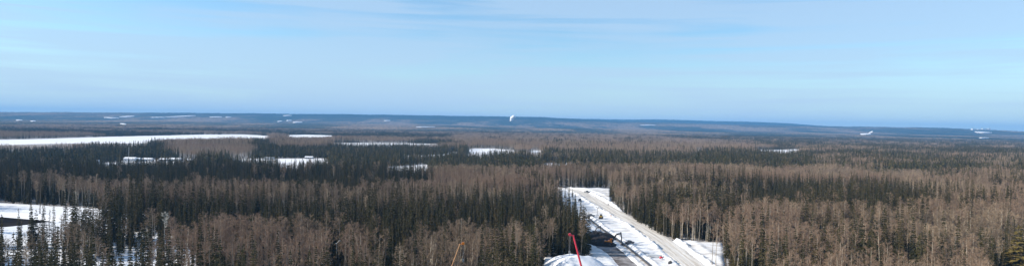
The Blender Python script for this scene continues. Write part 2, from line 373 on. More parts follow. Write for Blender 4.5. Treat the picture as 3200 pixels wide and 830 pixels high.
PITC = G(1872, 752)
def corridor_h(x, y):
    dr, sr = dist_poly(x, y, ROAD); dm, _ = dist_poly(x, y, MUD); dp, _ = dist_poly(x, y, PIPE)
    # wind-packed windrows running across, dozer piles
    ux = x * .94 + y * .34; uy = -x * .34 + y * .94
    h = 0.55 + 1.3 * (fbm(ux / 22, uy / 7, 21, 4) - .4) + 0.8 * (fbm(ux / 6, uy / 2.2, 31, 3) - .5)
    h += 1.5 * np.exp(-((dr - RW - 1.8) / 1.5) ** 2) * (0.1 + 1.2 * fbm(x / 6, y / 6, 3, 3))
    h += 1.0 * np.exp(-((dr - RW - 9) / 2.2) ** 2) * (sr > 0) * fbm(x / 9, y / 9, 8, 3)
    k = np.clip((dr - RW + .5) / 1.5, 0, 1); h = h * k + 0.30 * (1 - k)
    k = np.clip((dm - 6.0) / 2.0, 0, 1); h = h * k + 0.16 * (1 - k)
    k = np.clip((dp - 1.0) / 2, 0, 1); h = h * k + 0.4 * (1 - k)
    h += 1.0 * np.exp(-((dp - 3.2) / 1.0) ** 2) * (0.4 + fbm(x / 5, y / 5, 41, 2)) * (dr > RW + 3)
    return np.maximum(h, 0.06)
def heightfield(name, poly, hf, step, m, kind='structure', ext=0):
    p = np.array(poly); x0, y0 = p.min(0) - ext; x1, y1 = p.max(0) + ext
    xs = np.arange(x0, x1 + step, step); ys = np.arange(y0, y1 + step, step)
    Xg, Yg = np.meshgrid(xs, ys); ins = pip(Xg, Yg, poly); h = hf(Xg, Yg)
    idx = np.arange(Xg.size).reshape(Xg.shape)
    ok = ins[:-1, :-1] | ins[1:, :-1] | ins[:-1, 1:] | ins[1:, 1:]
    # feather the border to the ground
    h = np.where(ins, h, -0.3)
    q = np.stack([idx[:-1, :-1], idx[:-1, 1:], idx[1:, 1:], idx[1:, :-1]], -1)[ok]
    used, inv = np.unique(q, return_inverse=True)
    Vv = np.stack([Xg.ravel(), Yg.ravel(), h.ravel()], -1)[used]
    o = npmesh(name, Vv, inv.reshape(q.shape), m, True); tag(o, kind=kind); return o
heightfield('clearing_ground', COR, corridor_h, 1.0, M['worked'])
DW = None
def river_h(x, y):
    h = 0.3 + 0.9 * (fbm(x / 22, y / 16, 61, 4) - .45)
    inw = pip(x, y, WATER)
    dw, _ = dist_poly(x, y, WATER + [WATER[0]])
    h = np.maximum(h, 0.08) + 1.6 * np.exp(-((dw - 9) / 7) ** 2) * (~inw)
    h += 2.0 * np.exp(-((dw - 26) / 12) ** 2) * (~inw) * (y < 395)
    h = np.where(inw, 0.02, h * np.clip(dw / 3, 0.1, 1))
    return h
heightfield('snowy_ground', THIN, river_h, 1.6, M['snow'])
sheet('river_water', WATER, 0.16, M['water'])
# the bank beyond the river: flat snow shelf with a low dark cut
def strip(name, line, half, z, m, kind='structure', nx=8, hf=None, wob=0.0):
    L = np.array(line); d = np.gradient(L, axis=0); d /= np.linalg.norm(d, axis=1)[:, None]; nrm = np.stack([d[:, 1], -d[:, 0]], -1)
    s = np.concatenate([[0], np.cumsum(np.linalg.norm(np.diff(L, axis=0), axis=1))])
    mb = MB(); k = len(L); uv = []
    for i in range(k):
        hh = half + wob * (float(fbm(np.array(s[i] / 6), np.array(0.5), 91, 3)) - .5)
        for j in range(nx + 1):
            t = -1 + 2 * j / nx; p = L[i] + nrm[i] * t * hh
            zz = z + (0.05 * math.sin(t * 9) if abs(t) < .9 else 0) - (0.25 if j in (0, nx) else 0)
            mb.v.append((p[0], p[1], zz)); uv.append((t, s[i]))
    for i in range(k - 1):
        for j in range(nx):
            a = i * (nx + 1) + j; mb.f.append((a, a + nx + 1, a + nx + 2, a + 1)); mb.m.append(0)
    o = mb.build(name, m, smooth=True)
    ul = o.data.uv_layers.new(name='UVMap')
    for lp in o.data.loops: ul.data[lp.index].uv = uv[lp.vertex_index]
    return tag(o, kind=kind)
strip('packed_snow_road', ROAD, RW, 0.42, M['road'], nx=12, wob=2.4)
strip('muddy_track', MUD, 6.5, 0.30, M['mud'], nx=8, wob=3)

# far forest floor openings on the hills are made by leaving the canopy sheet open over snow
def proj_terrain(px, py, hi=26000):           # first ground point on the pixel's ray, marching over the far terrain
    d = ray(px, py); t = np.linspace(3500, hi, 2500) / d[1]
    x, y, z = d[0] * t, d[1] * t, CAMH + d[2] * t
    k = np.argmax(z < terrain(x, y) + 12)
    return (x[k], y[k], float(terrain(x[k], y[k]))) if k else None
FAR_SNOW = [  # x0, x1, y, thickness in pixels, slope
 (325, 372, 368, 1.6, 2), (372, 420, 364.5, 3.0, -2), (470, 515, 367, 1.6, 0), (515, 612, 364, 2.2, -5), (375, 395, 388, 2.0, 2),
 (50, 70, 375.5, 1.6, 0), (95, 112, 378.5, 1.4, 0), (655, 694, 365.8, 2.0, 0), (705, 722, 366, 1.2, 0), (884, 912, 361.3, 1.8, 0),
 (866, 882, 379, 2, -1), (895, 912, 376.5, 1.6, 0), (915, 945, 382, 2.0, 0), (1200, 1220, 377, 1.4, 0),
 (2688, 2722, 419, 3.0, 0), (3046, 3100, 413.5, 2.6, 3), (3060, 3090, 431, 1.2, 0), (2000, 2050, 391, 1.2, 0), (1300, 1360, 397, 1.2, 0)]
mbs = []
for x0, x1, y, th, sl in FAR_SNOW:
    pts = []
    for dy, xs in ((-th / 2, np.linspace(x0, x1, 5)), (th / 2, np.linspace(x1, x0, 5))):
        for q in xs:
            u = (q - x0) / (x1 - x0); pin = 1 - abs(2 * u - 1) ** 2 * .8
            p = proj_terrain(q, y + sl * (u - .5) + dy * pin)
            if p: pts.append(p)
    if len(pts) >= 6: mbs.append(pts)
for pts in mbs:
    mb = MB(); mb.poly([(p[0], p[1], p[2] + 16.5) for p in pts]); k = len(pts)
    for i in range(k):
        a, b = pts[i], pts[(i + 1) % k]; mb.poly([(a[0], a[1], a[2] + 16.5), (b[0], b[1], b[2] + 16.5), (b[0], b[1], b[2] - 2), (a[0], a[1], a[2] - 2)])
    tag(mb.build('snow_field', M['ice']), kind='structure')
# far canopy sheet
rs = np.geomspace(4300, 15500, 170); az = np.linspace(-0.80, 0.80, 1300)
RR, AA = np.meshgrid(rs, az, indexing='ij'); RR = RR * (1 + (rng.random(RR.shape) - .5) * .006)
X = RR * np.sin(AA); Y = RR * np.cos(AA)
Z = terrain(X, Y) + 7 + 7 * rng.random(X.shape) * np.clip(1.2 - RR / 30000, .4, 1) + 6 * (fbm(X / 300, Y / 300, 77, 3) - .5)
Z[0] = 0
V = np.stack([X, Y, Z], -1).reshape(-1, 3)
nA = len(az); I, J = np.meshgrid(np.arange(len(rs) - 1), np.arange(nA - 1), indexing='ij')
Fq = np.stack([I * nA + J, (I + 1) * nA + J, (I + 1) * nA + J + 1, I * nA + J + 1], -1).reshape(-1, 4)[:, ::-1]
o = npmesh('distant_forest', V, Fq, M['far']); tag(o, 'hazy distant forest covering the plain and the long blue ridge', 'forest', kind='stuff')

# ------------------------------------------------------------------ tree prototypes
def spruce_parts(seed, H=18.0, W=2.1, whorls=30, nb=8, bare=0.06, dense=1.0, spike=0.0):
    r = random.Random(seed); tr = MB(); cr = MB()
    bend = (r.uniform(-.25, .25), r.uniform(-.25, .25))
    def ax(t): return Vector((bend[0] * t * t, bend[1] * t * t, H * t))
    for k in range(6):
        a, b = k / 6, (k + 1) / 6; tr.tube(ax(a), ax(b), .17 * (1 - a) + .02, .17 * (1 - b) + .02, 6)
    for k in range(whorls):
        t = bare + (1 - bare) * (k + r.random() * .6) / whorls
        q = (1 - t); L0 = W * (q ** 0.75) * (0.9 + .1 * math.sin(k * 1.7)) + .12
        if t < bare + .15: L0 *= .6 + .4 * (t - bare) / .15
        for j in range(nb if q > .15 else 5):
            if r.random() > dense: continue
            an = r.uniform(0, 2 * math.pi); L = L0 * r.uniform(.55, 1.15); c = ax(min(t, .995))
            d = Vector((math.cos(an), math.sin(an), 0)); s = Vector((-d.y, d.x, 0))
            dr = r.uniform(.25, .55) if t < .8 else -r.uniform(.1, .5)
            tip = c + d * L - Vector((0, 0, dr * L * .8)); mid = c + d * L * .5 - Vector((0, 0, dr * L * .25))
            wd = L * r.uniform(.16, .26) + .08
            cr.poly([c, mid + s * wd, tip, mid - s * wd])
            hang = r.uniform(.25, .55) * (0.4 + .6 * q)
            cr.poly([c.lerp(mid, .4), tip + Vector((0, 0, .03)), mid - Vector((0, 0, hang)) + s * r.uniform(-.2, .2)])
            for z in range(2):
                p = mid.lerp(tip, r.uniform(0, .8)); e = p + (d * r.uniform(.1, .5) + s * r.choice((-1, 1)) * r.uniform(.25, .6)) * (.5 + q * .6) - Vector((0, 0, r.uniform(.1, .4)))
                cr.poly([p + Vector((0, 0, .05)), e, p - Vector((0, 0, r.uniform(.12, .3)))])
    top = ax(1); cr.tube(top - Vector((0, 0, 1.0)), top + Vector((0, 0, .35)), .10, .01, 4)
    return tr, cr
def aspen_parts(seed, H=20.0, W=2.8, fork=1, crown=0.45, limbs=18, twigs=13, lean=0.0, tw=0.05):
    r = random.Random(seed); tr = MB(); cr = MB()
    ph = r.uniform(0, 6); la = r.uniform(0, 6.28)
    def ax(t):
        return Vector((.22 * math.sin(t * 4 + ph) + lean * t * math.cos(la) * H * .1, .22 * math.cos(t * 3 + ph) + lean * t * math.sin(la) * H * .1, H * t))
    R0 = .17
    tb = 1 - crown
    n = 9
    for k in range(n):
        a, b = k / n, (k + 1) / n
        tr.tube(ax(a), ax(b), R0 * (1 - a) ** .8 + .025, R0 * (1 - b) ** .8 + .025, 6)
    leaders = [(ax, 1.0)]
    for q in range(fork - 1):
        t0 = tb * r.uniform(.75, 1.05); an = r.uniform(0, 6.28); b = ax(t0); top = ax(.95) + Vector((math.cos(an), math.sin(an), 0)) * W * .6
        prev = b
        for i in range(1, 5):
            u = i / 4; p = b.lerp(top, u) + Vector((math.cos(an), math.sin(an), 0)) * .5 * math.sin(u * math.pi)
            tr.tube(prev, p, .10 * (1 - u) + .04, .10 * (1 - u) + .025, 5); prev = p
        def f(t, b=b, top=top, an=an, t0=t0):
            u = max(0, (t - t0) / (1 - t0)); return b.lerp(top, u) + Vector((math.cos(an), math.sin(an), 0)) * .5 * math.sin(u * math.pi)
        leaders.append((f, .7))
    for f, sc in leaders:
        for k in range(int(limbs * sc)):
            t = tb + crown * (k + r.random()) / (limbs * sc) * .96; t = min(t, .985)
            q = (t - tb) / crown; prof = math.sin(math.pi * (0.22 + .74 * q)) ** .8
            L = W * prof * r.uniform(.6, 1.15) * (1.0 if sc == 1 else .7); an = r.uniform(0, 6.28)
            d = Vector((math.cos(an), math.sin(an), r.uniform(.5, 1.3))); d.normalize(); c = f(t)
            e = c + d * L * 1.15; m_ = c.lerp(e, .5) - Vector((0, 0, .12 * L))
            cr.tube(c, m_, .045, .03, 3); cr.tube(m_, e, .03, .012, 3)
            for z in range(4):
                u = r.uniform(.25, 1); p = m_.lerp(e, (u - .5) * 2) if u > .5 else c.lerp(m_, u * 2)
                dd = (d + Vector((r.uniform(-.9, .9), r.uniform(-.9, .9), r.uniform(-.1, .9)))).normalized(); e2 = p + dd * r.uniform(.5, 1.2)
                cr.tube(p, e2, .018, .008, 3)
                for y in range(twigs):
                    g = p.lerp(e2, r.uniform(.1, 1)); td = (dd + Vector((r.uniform(-1.4, 1.4), r.uniform(-1.4, 1.4), r.uniform(-.9, .9)))).normalized()
                    l = r.uniform(.4, 1.0); side = td.cross(Vector((r.uniform(-1, 1), r.uniform(-1, 1), r.uniform(-1, 1)))).normalized() * tw * r.uniform(.5, 1)
                    h = g + td * l * .5 + Vector((r.uniform(-.07, .07), r.uniform(-.07, .07), 0))
                    cr.poly([g - side * .5, g + side * .5, h + side * .5, h - side * .5]); cr.poly([h - side * .5, h + side * .5, h + td * l * .5])
    for k in range(6):                          # dead stubs below the crown
        t = r.uniform(.3, tb); c = ax(t); an = r.uniform(0, 6.28); tr.tube(c, c + Vector((math.cos(an), math.sin(an), .3)) * r.uniform(.4, 1.1), .03, .01, 3)
    return tr, cr
def merge(a, b):
    m = MB(); m.v = a.v + b.v; k = len(a.v); m.f = list(a.f) + [tuple(i + k for i in f) for f in b.f]
    m.m = [0] * len(a.f) + [1] * len(b.f); return m
SP = [dict(H=21, W=2.3, nb=9), dict(H=18, W=2.9, nb=11, whorls=28), dict(H=23, W=1.75, whorls=36, nb=8), dict(H=17, W=2.5, dense=.8, whorls=26), dict(H=20, W=1.9, dense=.6, whorls=30, bare=.2)]
SP_LOOK = ['slender spruce', 'bushy spruce', 'narrow spruce', 'gappy spruce', 'ragged spruce']
AP = [dict(H=20, W=2.3), dict(H=19, W=2.7, fork=2, crown=.5), dict(H=21, W=1.9, crown=.36, limbs=15), dict(H=18, W=2.6, lean=1.0, crown=.5), dict(H=20, W=3.1, fork=3, crown=.45, limbs=15)]
AP_LOOK = ['straight aspen', 'forked aspen', 'high-crowned aspen', 'leaning aspen', 'wide-crowned aspen']
SPm = []; APm = []
for i, k in enumerate(SP):
    t, c = spruce_parts(100 + i, **k); SPm.append((t.mesh('spruce_trunk', [M['sbark']]), c.mesh('spruce_crown', [M['needle']]), merge(t, c), k['H']))
for i, k in enumerate(AP):
    t, c = aspen_parts(200 + i, **k); APm.append((t.mesh('aspen_trunk', [M['bark']]), c.mesh('aspen_crown', [M['twig']]), merge(t, c), k['H']))

def low_spruce(mb, x, y, H, W, r):
    mb.tube((x, y, 0), (x, y, H * .5), .15, .1, 3, 0)
    for k in range(9):
        t = .08 + .92 * k / 9; L = W * (1 - t) ** .8 + .15
        for j in range(5):
            an = r.uniform(0, 6.28); l = L * r.uniform(.7, 1.2); dx, dy = math.cos(an), math.sin(an); z = H * t
            mb.poly([(x, y, z + H * .10), (x + dx * l - dy * l * .35, y + dy * l + dx * l * .35, z - .3 * l), (x + dx * l + dy * l * .35, y + dy * l - dx * l * .35, z - .3 * l)], 1)
    mb.tube((x, y, H * .85), (x, y, H * 1.0), .18, .02, 3, 1)
def low_aspen(mb, x, y, H, W, r, n=60, tw=.14):
    mb.tube((x, y, 0), (x + r.uniform(-.4, .4), y, H * .8), .12, .05, 3, 0)
    for k in range(n):
        t = r.uniform(0, 1); rr = W * math.sin(math.pi * (.2 + .75 * t)) ** .8 * math.sqrt(r.random()); an = r.uniform(0, 6.28)
        p = Vector((x + rr * math.cos(an), y + rr * math.sin(an), H * (.52 + .46 * t))); d = Vector((r.uniform(-1, 1), r.uniform(-1, 1), r.uniform(-.2, 1.0))) * r.uniform(.5, 1.0)
        s = Vector((r.uniform(-1, 1), r.uniform(-1, 1), 0)).normalized() * tw
        mb.poly([p - d * .7 - s * .5, p - d * .7 + s * .5, p + d * .7], 1)
proto_cols = {}
def proto_collection(name, meshes):
    c = bpy.data.collections.new(name)
    for i, me in enumerate(meshes):
        o = bpy.data.objects.new('%s_%02d' % (name, i), me); c.objects.link(o)
    proto_cols[name] = c; return c
full_s = [m[2].mesh('spruce', [M['sbark'], M['needle']]) for m in SPm]
full_a = [m[2].mesh('aspen', [M['bark'], M['twig']]) for m in APm]
lod_s, lod_a, cl_s, cl_a = [], [], [], []
for i in range(5):
    r = random.Random(300 + i)
    mb = MB(); low_spruce(mb, 0, 0, 16, 2.0, r); lod_s.append(mb.mesh('spruce_low', [M['sbark'], M['needle']]))
    mb = MB(); low_aspen(mb, 0, 0, 16.5, 2.9, r, 230, .14); lod_a.append(mb.mesh('aspen_low', [M['barkfar'], M['twig']]))
    mb = MB()
    for k in range(11): low_spruce(mb, r.uniform(-8, 8), r.uniform(-8, 8), r.uniform(9, 17), r.uniform(1.6, 2.5), r)
    cl_s.append(mb.mesh('spruce_clump', [M['sbark'], M['needle']]))
    mb = MB()
    for k in range(8): low_aspen(mb, r.uniform(-8, 8), r.uniform(-8, 8), r.uniform(11, 16), r.uniform(2.4, 3.4), r, 60, .34)
    cl_a.append(mb.mesh('aspen_clump', [M['barkfar'], M['twig']]))
COL_S = proto_collection('spruce_kinds', full_s + lod_s + cl_s)     # 0-4 full, 5-9 low, 10-14 clump
COL_A = proto_collection('aspen_kinds', full_a + lod_a + cl_a)

# ------------------------------------------------------------------ where trees stand
def spruce_prob(px, py, x, y):
    """share of spruce by stand, read at the canopy"""
    p = np.full(px.shape, 0.53)
    jx = (fbm(x / 45, y / 45, 52, 3) - .5); px = px + jx * 90; py = py + (fbm(x / 50, y / 40, 53, 3) - .5) * np.clip((py - 430) * .28, 4, 45)
    n = fbm(x / 125, y / 85, 51, 3); nb = fbm(x / 420, y / 260, 55, 3)
    def zone(poly, v):
        p[pip(px, py, poly)] = v
    far = py < 470
    p = np.where(far, np.clip((nb - .5) * 7 + .58, .06, .94), p)
    zone([(-300, 455), (1460, 455), (1640, 485), (1900, 480), (1900, 520), (1650, 520), (1420, 540), (1350, 562), (900, 566), (0, 566), (-300, 566)], .985)
    zone([(510, 436), (620, 433), (760, 440), (800, 455), (760, 470), (560, 470), (505, 462)], .06)
    zone([(840, 431), (1050, 431), (1040, 445), (1030, 452), (860, 454)], .12)
    zone([(1440, 413), (1900, 413), (2350, 440), (2350, 462), (1900, 470), (1600, 468), (1500, 450), (1380, 435)], .07)
    zone([(2350, 425), (3300, 440), (3300, 468), (2560, 462), (2350, 455)], .42)
    zone([(1650, 462), (2000, 470), (2350, 474), (3300, 470), (3300, 520), (2560, 518), (2060, 508), (1920, 518), (1800, 520)], .90)
    zone([(2560, 480), (3300, 480), (3300, 575), (2900, 568), (2860, 540), (2560, 535)], .58)
    zone([(1890, 522), (2060, 511), (2560, 518), (2920, 540), (2920, 572), (2400, 565), (1900, 568)], .03)
    zone([(2330, 560), (2500, 556), (2880, 576), (2880, 612), (2500, 604), (2330, 592)], .97)
    zone([(1350, 545), (1480, 520), (1900, 520), (1900, 585), (1400, 585)], .28)
    zone([(-300, 566), (560, 570), (600, 840), (-300, 840)], .62)
    zone([(1880, 570), (2260, 570), (2300, 860), (1880, 860)], .36)
    zone([(1600, 540), (1905, 540), (1905, 588), (1600, 588)], .7)
    zone([(900, 640), (1800, 640), (1840, 860), (900, 860)], .44)
    zone([(2900, 600), (3500, 600), (3500, 860), (2900, 860)], .36)
    zone([(600, 566), (1500, 566), (1500, 640), (600, 640)], .42)
    n2 = fbm(x / 22, y / 22, 57, 2)
    p = np.clip(p + ((n - .5) * 3.0 + (n2 - .5) * 1.5) * (1 - np.abs(2 * p - 1)) + (n - .5) * .12, .02, .995)
    return p
CRANE1 = G(1371, 953); CRANE2 = G(1858, 995)
LAMP = at_depth(1052, 760, 262.)
def make_points(pitch, y0, y1, seed):
    w_ = y1 * .86
    gx = np.arange(-w_, w_, pitch); gy = np.arange(y0, y1, pitch)
    X, Y = np.meshgrid(gx, gy); r = np.random.default_rng(seed)
    X = X + (r.random(X.shape) - .5) * pitch * .95; Y = Y + (r.random(Y.shape) - .5) * pitch * .95
    X, Y = X.ravel(), Y.ravel()
    k = np.abs(X) < Y * .84 + 12; X, Y = X[k], Y[k]
    keep = np.ones(X.shape, bool)
    for nm_, _, poly in OPEN: keep &= ~pip(X, Y, poly) | ((r.random(X.shape) < .010) & (nm_ != 'lake') & (fbm(X / 40, Y / 40, 17, 2) > .5))
    keep &= ~pip(X, Y, COR)
    keep &= ~pip(X, Y, WATER)
    bx, by = P(X, Y, 0)
    rs_ = pip(X, Y, RIVER_SNOW); th = pip(X, Y, THIN)
    n = fbm(X / 18, Y / 18, 71, 3)
    keep &= ~(rs_ & (by < 735)) | (r.random(X.shape) < .004)
    keep &= ~(rs_ & (by >= 735)) | ((n > .56) & (r.random(X.shape) < .6))
    keep &= ~(th & ~rs_) | (n > .44)
    # gaps for the cranes, the lamp and the yard they stand in
    keep &= ~((Y < 222) & (bx > 1330) & (bx < 1492))
    keep &= ~((Y < 268) & (bx > 1036) & (bx < 1072))
    keep &= ~((Y < 268) & (bx > 3105) & (bx < 3270))
    keep &= np.hypot(X - LAMP[0], Y - LAMP[1]) > 4
    X, Y = X[keep], Y[keep]
    cx, cy = P(X, Y, 14)
    ps = spruce_prob(cx, cy, X, Y)
    sp = r.random(X.shape) < ps
    # height by stand
    hn = .5 + np.clip((fbm(X / 55, Y / 45, 81, 3) - .5) * 2.2, -.5, .5)
    hs = np.where(sp, 0.84 + .45 * (hn - .5) + .46 * (r.random(X.shape) - .5), .92 + .42 * (hn - .5) + .34 * (r.random(X.shape) - .5))
    hs = np.where(sp & (r.random(X.shape) < .22), hs * .62, hs)
    hs = np.where(sp & (cy < 566) & (cx < 1500), hs * .85, hs)
    hs = np.where(sp, hs * 1.10, hs * .89)
    hs = np.where(pip(X, Y, RIVER_SNOW), hs * .72, hs)
    # shore trees keep low so openings stay in sight
    return X, Y, sp, hs, cx, cy
near = make_points(4.3, 172, 720, 1)
mid = make_points(5.0, 720, 2050, 2)
farp = make_points(14.5, 2050, 4700, 3)
def edge_low(X, Y, hs):
    """shrink trees that stand just in front of an opening"""
    s = hs.copy()
    for nm, cat, poly in OPEN:
        px = X * 1.0; ins = np.zeros(X.shape, bool)
        for k in (1.05, 1.12, 1.2): ins |= pip(X * k, Y * k, poly)
        s = np.where(ins, s * .92, s)
    return s

# individuals: the 300 of each species that show largest
def vis_size(X, Y, hs, H):
    bx, by = P(X, Y, 0); tx, ty = P(X, Y, hs * H)
    vis = np.clip(np.minimum(by, 830) - np.maximum(ty, 0), 0, None); inside = (tx > -10) & (tx < 3210)
    return np.where(inside, vis, 0), tx, ty
X, Y, sp, hs, cx, cy = near
var = rng.integers(0, 5, X.shape); rz = rng.random(X.shape) * 6.283
Hs = np.array([k['H'] for k in SP])[var]; Ha = np.array([k['H'] for k in AP])[var]
vs, tx, ty = vis_size(X, Y, hs, np.where(sp, Hs, Ha))
# prefer trees that nothing hides: count how many nearer trees stand in the same line
order = np.argsort(Y)
front = np.zeros(X.shape)
bins = np.full(3400, 1e9)
for i in order:
    c = int(np.clip(tx[i] + 60, 0, 3399)); wpx = int(2.0 * F / Y[i] / 2); lo, hi = max(0, c - wpx), min(3400, c + wpx + 1)
    cover = bins[lo:hi].min() if hi > lo else 1e9
    front[i] = max(0, min(830, float(np.median(bins[lo:hi]))) - ty[i])   # pixels of it above what stands before it
    bins[lo:hi] = np.minimum(bins[lo:hi], ty[i] + 12)
score = np.minimum(vs, front) * F / Y
ind = np.zeros(X.shape, bool)
for s_ in (True, False):
    q = np.where(sp == s_, score, -1); ind[np.argsort(-q)[:294]] = True

LAND = [(0, 'the left picture edge'), (130, 'the open river water'), (330, 'the snowy river bank'), (560, 'the pale dead tree'), (800, 'the dark stand before the lamp post'), (1052, 'the tall lamp post'),
        (1250, 'the gap between lamp post and tan crane'), (1438, 'the tan crane boom'), (1600, 'the midpoint between both cranes'), (1760, 'the big snow pile'), (1950, 'the excavators'), (2110, 'the packed snow road'), (2232, 'the two lone aspens on snow'),
        (2450, 'the right clearing, some way off'), (2650, 'the right woods midway to the pine'), (2860, 'the brown stand before the pine'), (3030, 'the thicket beside the pine'), (3185, 'the golden pine')]
def where(px):
    k = int(np.argmin([abs(px - q) for q, _ in LAND])); q, nm = LAND[k]; d = px - q
    return k, ('level with ' if abs(d) < 22 else ('left of ' if d < 0 else 'right of ')) + nm
used = {}
rows = [(225, 'front row'), (270, 'second row'), (330, 'third row'), (420, 'fourth row'), (560, 'back row'), (9999, 'farthest row')]
ids = [i for i in np.where(ind)[0]]; ids.sort(key=lambda i: (Y[i]))
lab = {}
cells = {}
for i in ids:
    k, wh = where(tx[i]); rw = next(n for q, n in rows if Y[i] < q)
    look = (SP_LOOK if sp[i] else AP_LOOK)[var[i]]
    cells.setdefault((wh, rw, look, bool(sp[i])), []).append(i)
for (wh, rw, look, s_), mem in cells.items():
    mem.sort(key=lambda i: tx[i])
    words_ = [''] if len(mem) == 1 else ['left ', 'right '] if len(mem) == 2 else ['leftmost ', 'middle ', 'rightmost '] if len(mem) == 3 else ['leftmost '] + ['inner '] * (len(mem) - 2) + ['rightmost ']
    for i, wd in zip(mem, words_): lab[i] = f'{wd}{look}, {rw}, {wh}'
for i in ids:
    s_ = bool(sp[i]); tm, cm_, _, H = (SPm if s_ else APm)[var[i]]
    e = thing('spruce_tree' if s_ else 'aspen_tree', lab[i], 'spruce' if s_ else 'aspen', (X[i], Y[i], 0.0), rz[i],
              'spruces of the nearby forest' if s_ else 'bare aspens of the nearby forest')
    sc = hs[i]; e.scale = (sc * (.9 + .25 * ((i * 37) % 17) / 17),) * 2 + (sc,)
    t = bpy.data.objects.new('trunk', tm); C.objects.link(t); t.parent = e
    c = bpy.data.objects.new('crown', cm_); C.objects.link(c); c.parent = e

def scatter(name, pts, rot, scl, idx, col, label):
    me = bpy.data.meshes.new(name); me.vertices.add(len(pts)); me.vertices.foreach_set('co', pts.astype(np.float32).ravel())
    for nm, ty_, dat in (('rotz', 'FLOAT_VECTOR', rot), ('scl', 'FLOAT_VECTOR', scl), ('pick', 'INT', idx)):
        a = me.attributes.new(nm, ty_, 'POINT'); a.data.foreach_set('value' if ty_ == 'INT' else 'vector', np.ascontiguousarray(dat, np.int32 if ty_ == 'INT' else np.float32).ravel())
    o = bpy.data.objects.new(name, me); C.objects.link(o)
    g = bpy.data.node_groups.new(name, 'GeometryNodeTree')
    g.interface.new_socket('Geometry', in_out='INPUT', socket_type='NodeSocketGeometry'); g.interface.new_socket('Geometry', in_out='OUTPUT', socket_type='NodeSocketGeometry')
    gi = g.nodes.new('NodeGroupInput'); go = g.nodes.new('NodeGroupOutput')
    ci = g.nodes.new('GeometryNodeCollectionInfo'); ci.inputs['Collection'].default_value = col; ci.inputs['Separate Children'].default_value = True; ci.inputs['Reset Children'].default_value = True
    ip = g.nodes.new('GeometryNodeInstanceOnPoints'); ip.inputs['Pick Instance'].default_value = True
    def na_(nm, dt):
        n = g.nodes.new('GeometryNodeInputNamedAttribute'); n.data_type = dt; n.inputs['Name'].default_value = nm; return n.outputs['Attribute']
    g.links.new(gi.outputs[0], ip.inputs['Points']); g.links.new(ci.outputs[0], ip.inputs['Instance'])
    g.links.new(na_('pick', 'INT'), ip.inputs['Instance Index']); g.links.new(na_('rotz', 'FLOAT_VECTOR'), ip.inputs['Rotation']); g.links.new(na_('scl', 'FLOAT_VECTOR'), ip.inputs['Scale'])
    g.links.new(ip.outputs[0], go.inputs[0])
    md = o.modifiers.new('scatter', 'NODES'); md.node_group = g
    return tag(o, label, 'forest', kind='stuff')
mass = {True: [], False: []}
def push(X, Y, sp, hs, lo, rngn):
    n = len(X); r = np.random.default_rng(rngn); pick = r.integers(0, 5, n) + lo
    z = terrain(X, Y); wx = hs * (.88 + .3 * r.random(n))
    rot = np.stack([np.zeros(n), np.zeros(n), r.random(n) * 6.283], -1)
    if lo < 10: rot[:, 0] = (r.random(n) - .5) * .06; rot[:, 1] = (r.random(n) - .5) * .06
    for s_ in (True, False):
        k = sp == s_; mass[s_].append((np.stack([X, Y, z], -1)[k], rot[k], np.stack([wx, wx, hs], -1)[k], pick[k]))
k = ~ind; push(X[k], Y[k], sp[k], hs[k], 0, 5)
push(mid[0], mid[1], mid[2], edge_low(mid[0], mid[1], mid[3]) * 1.1, 5, 6)
push(farp[0], farp[1], farp[2], edge_low(farp[0], farp[1], farp[3]), 10, 7)
# undergrowth: young spruce between the trunks of the near forest
gx = rng.random(16000); ux = (gx - .5) * 2; uy = 172 + 460 * rng.random(16000) ** 1.0; ux = ux * (uy * .84 + 10)
keep = ~pip(ux, uy, COR) & ~pip(ux, uy, THIN)
ux, uy = ux[keep], uy[keep]; un = len(ux)
mass[True].append((np.stack([ux, uy, 0 * ux], -1), np.stack([0 * ux, 0 * ux, rng.random(un) * 6], -1), np.repeat((.18 + .32 * rng.random(un))[:, None], 3, 1) * [1.7, 1.7, 1], rng.integers(0, 5, un)))
for s_, nm, col, lb in ((True, 'spruce_forest', COL_S, 'dark spruce forest stretching across the plain to the lakes'), (False, 'aspen_forest', COL_A, 'brown leafless aspen woods spread over the plain')):
    a = [np.concatenate([q[j] for q in mass[s_]]) for j in range(4)]
    scatter(nm, a[0], a[1], a[2], a[3], col, lb)
    print(nm, len(a[0]))

# single trees told apart in the photo
def lone(kind, px, py_base, px_, lbl, v, sc, gname=None, mats=None, name=None, cat=None, wide=1.0):
    g = G(px, py_base); src = (SPm if kind == 's' else APm)[v]
    e = thing(name or ('spruce_tree' if kind == 's' else 'aspen_tree'), lbl, cat or ('spruce' if kind == 's' else 'aspen'), (g[0], g[1], 0.0), px * .7, gname)
    e.scale = (sc * wide, sc * wide, sc)
    for nm, me in (('trunk', src[0]), ('crown', src[1])):
        if mats:
            me = me.copy(); me.materials.clear(); me.materials.append(M[mats[nm]])
        t = bpy.data.objects.new(nm, me); C.objects.link(t); t.parent = e
lone('a', 2226, 838, 0, 'thin bare aspen standing alone on the snow right of the road, left of the pair', 2, .92, 'bare aspens of the nearby forest')
lone('a', 2238, 842, 0, 'thin bare aspen standing alone on the snow right of the road, right of the pair', 0, .95, 'bare aspens of the nearby forest')
lone('s', 1788, 616, 0, 'small dark spruce at the far left bend of the snow road', 1, .42, 'spruces of the nearby forest')
lone('s', 1766, 622, 0, 'slim dark spruce left of the small one at the road bend', 0, .55, 'spruces of the nearby forest')
lone('s', 3183, 880, 0, 'large golden-green pine with a round crown at the right edge', 1, 1.28, None, dict(trunk='sbark', crown='gold'), 'pine_tree', 'pine', 2.2)
lone('a', 514, 800, 0, 'pale dead tree with a bright bleached top among the dark left woods', 2, .9, None, dict(trunk='dead', crown='dead'), 'dead_tree', 'tree')
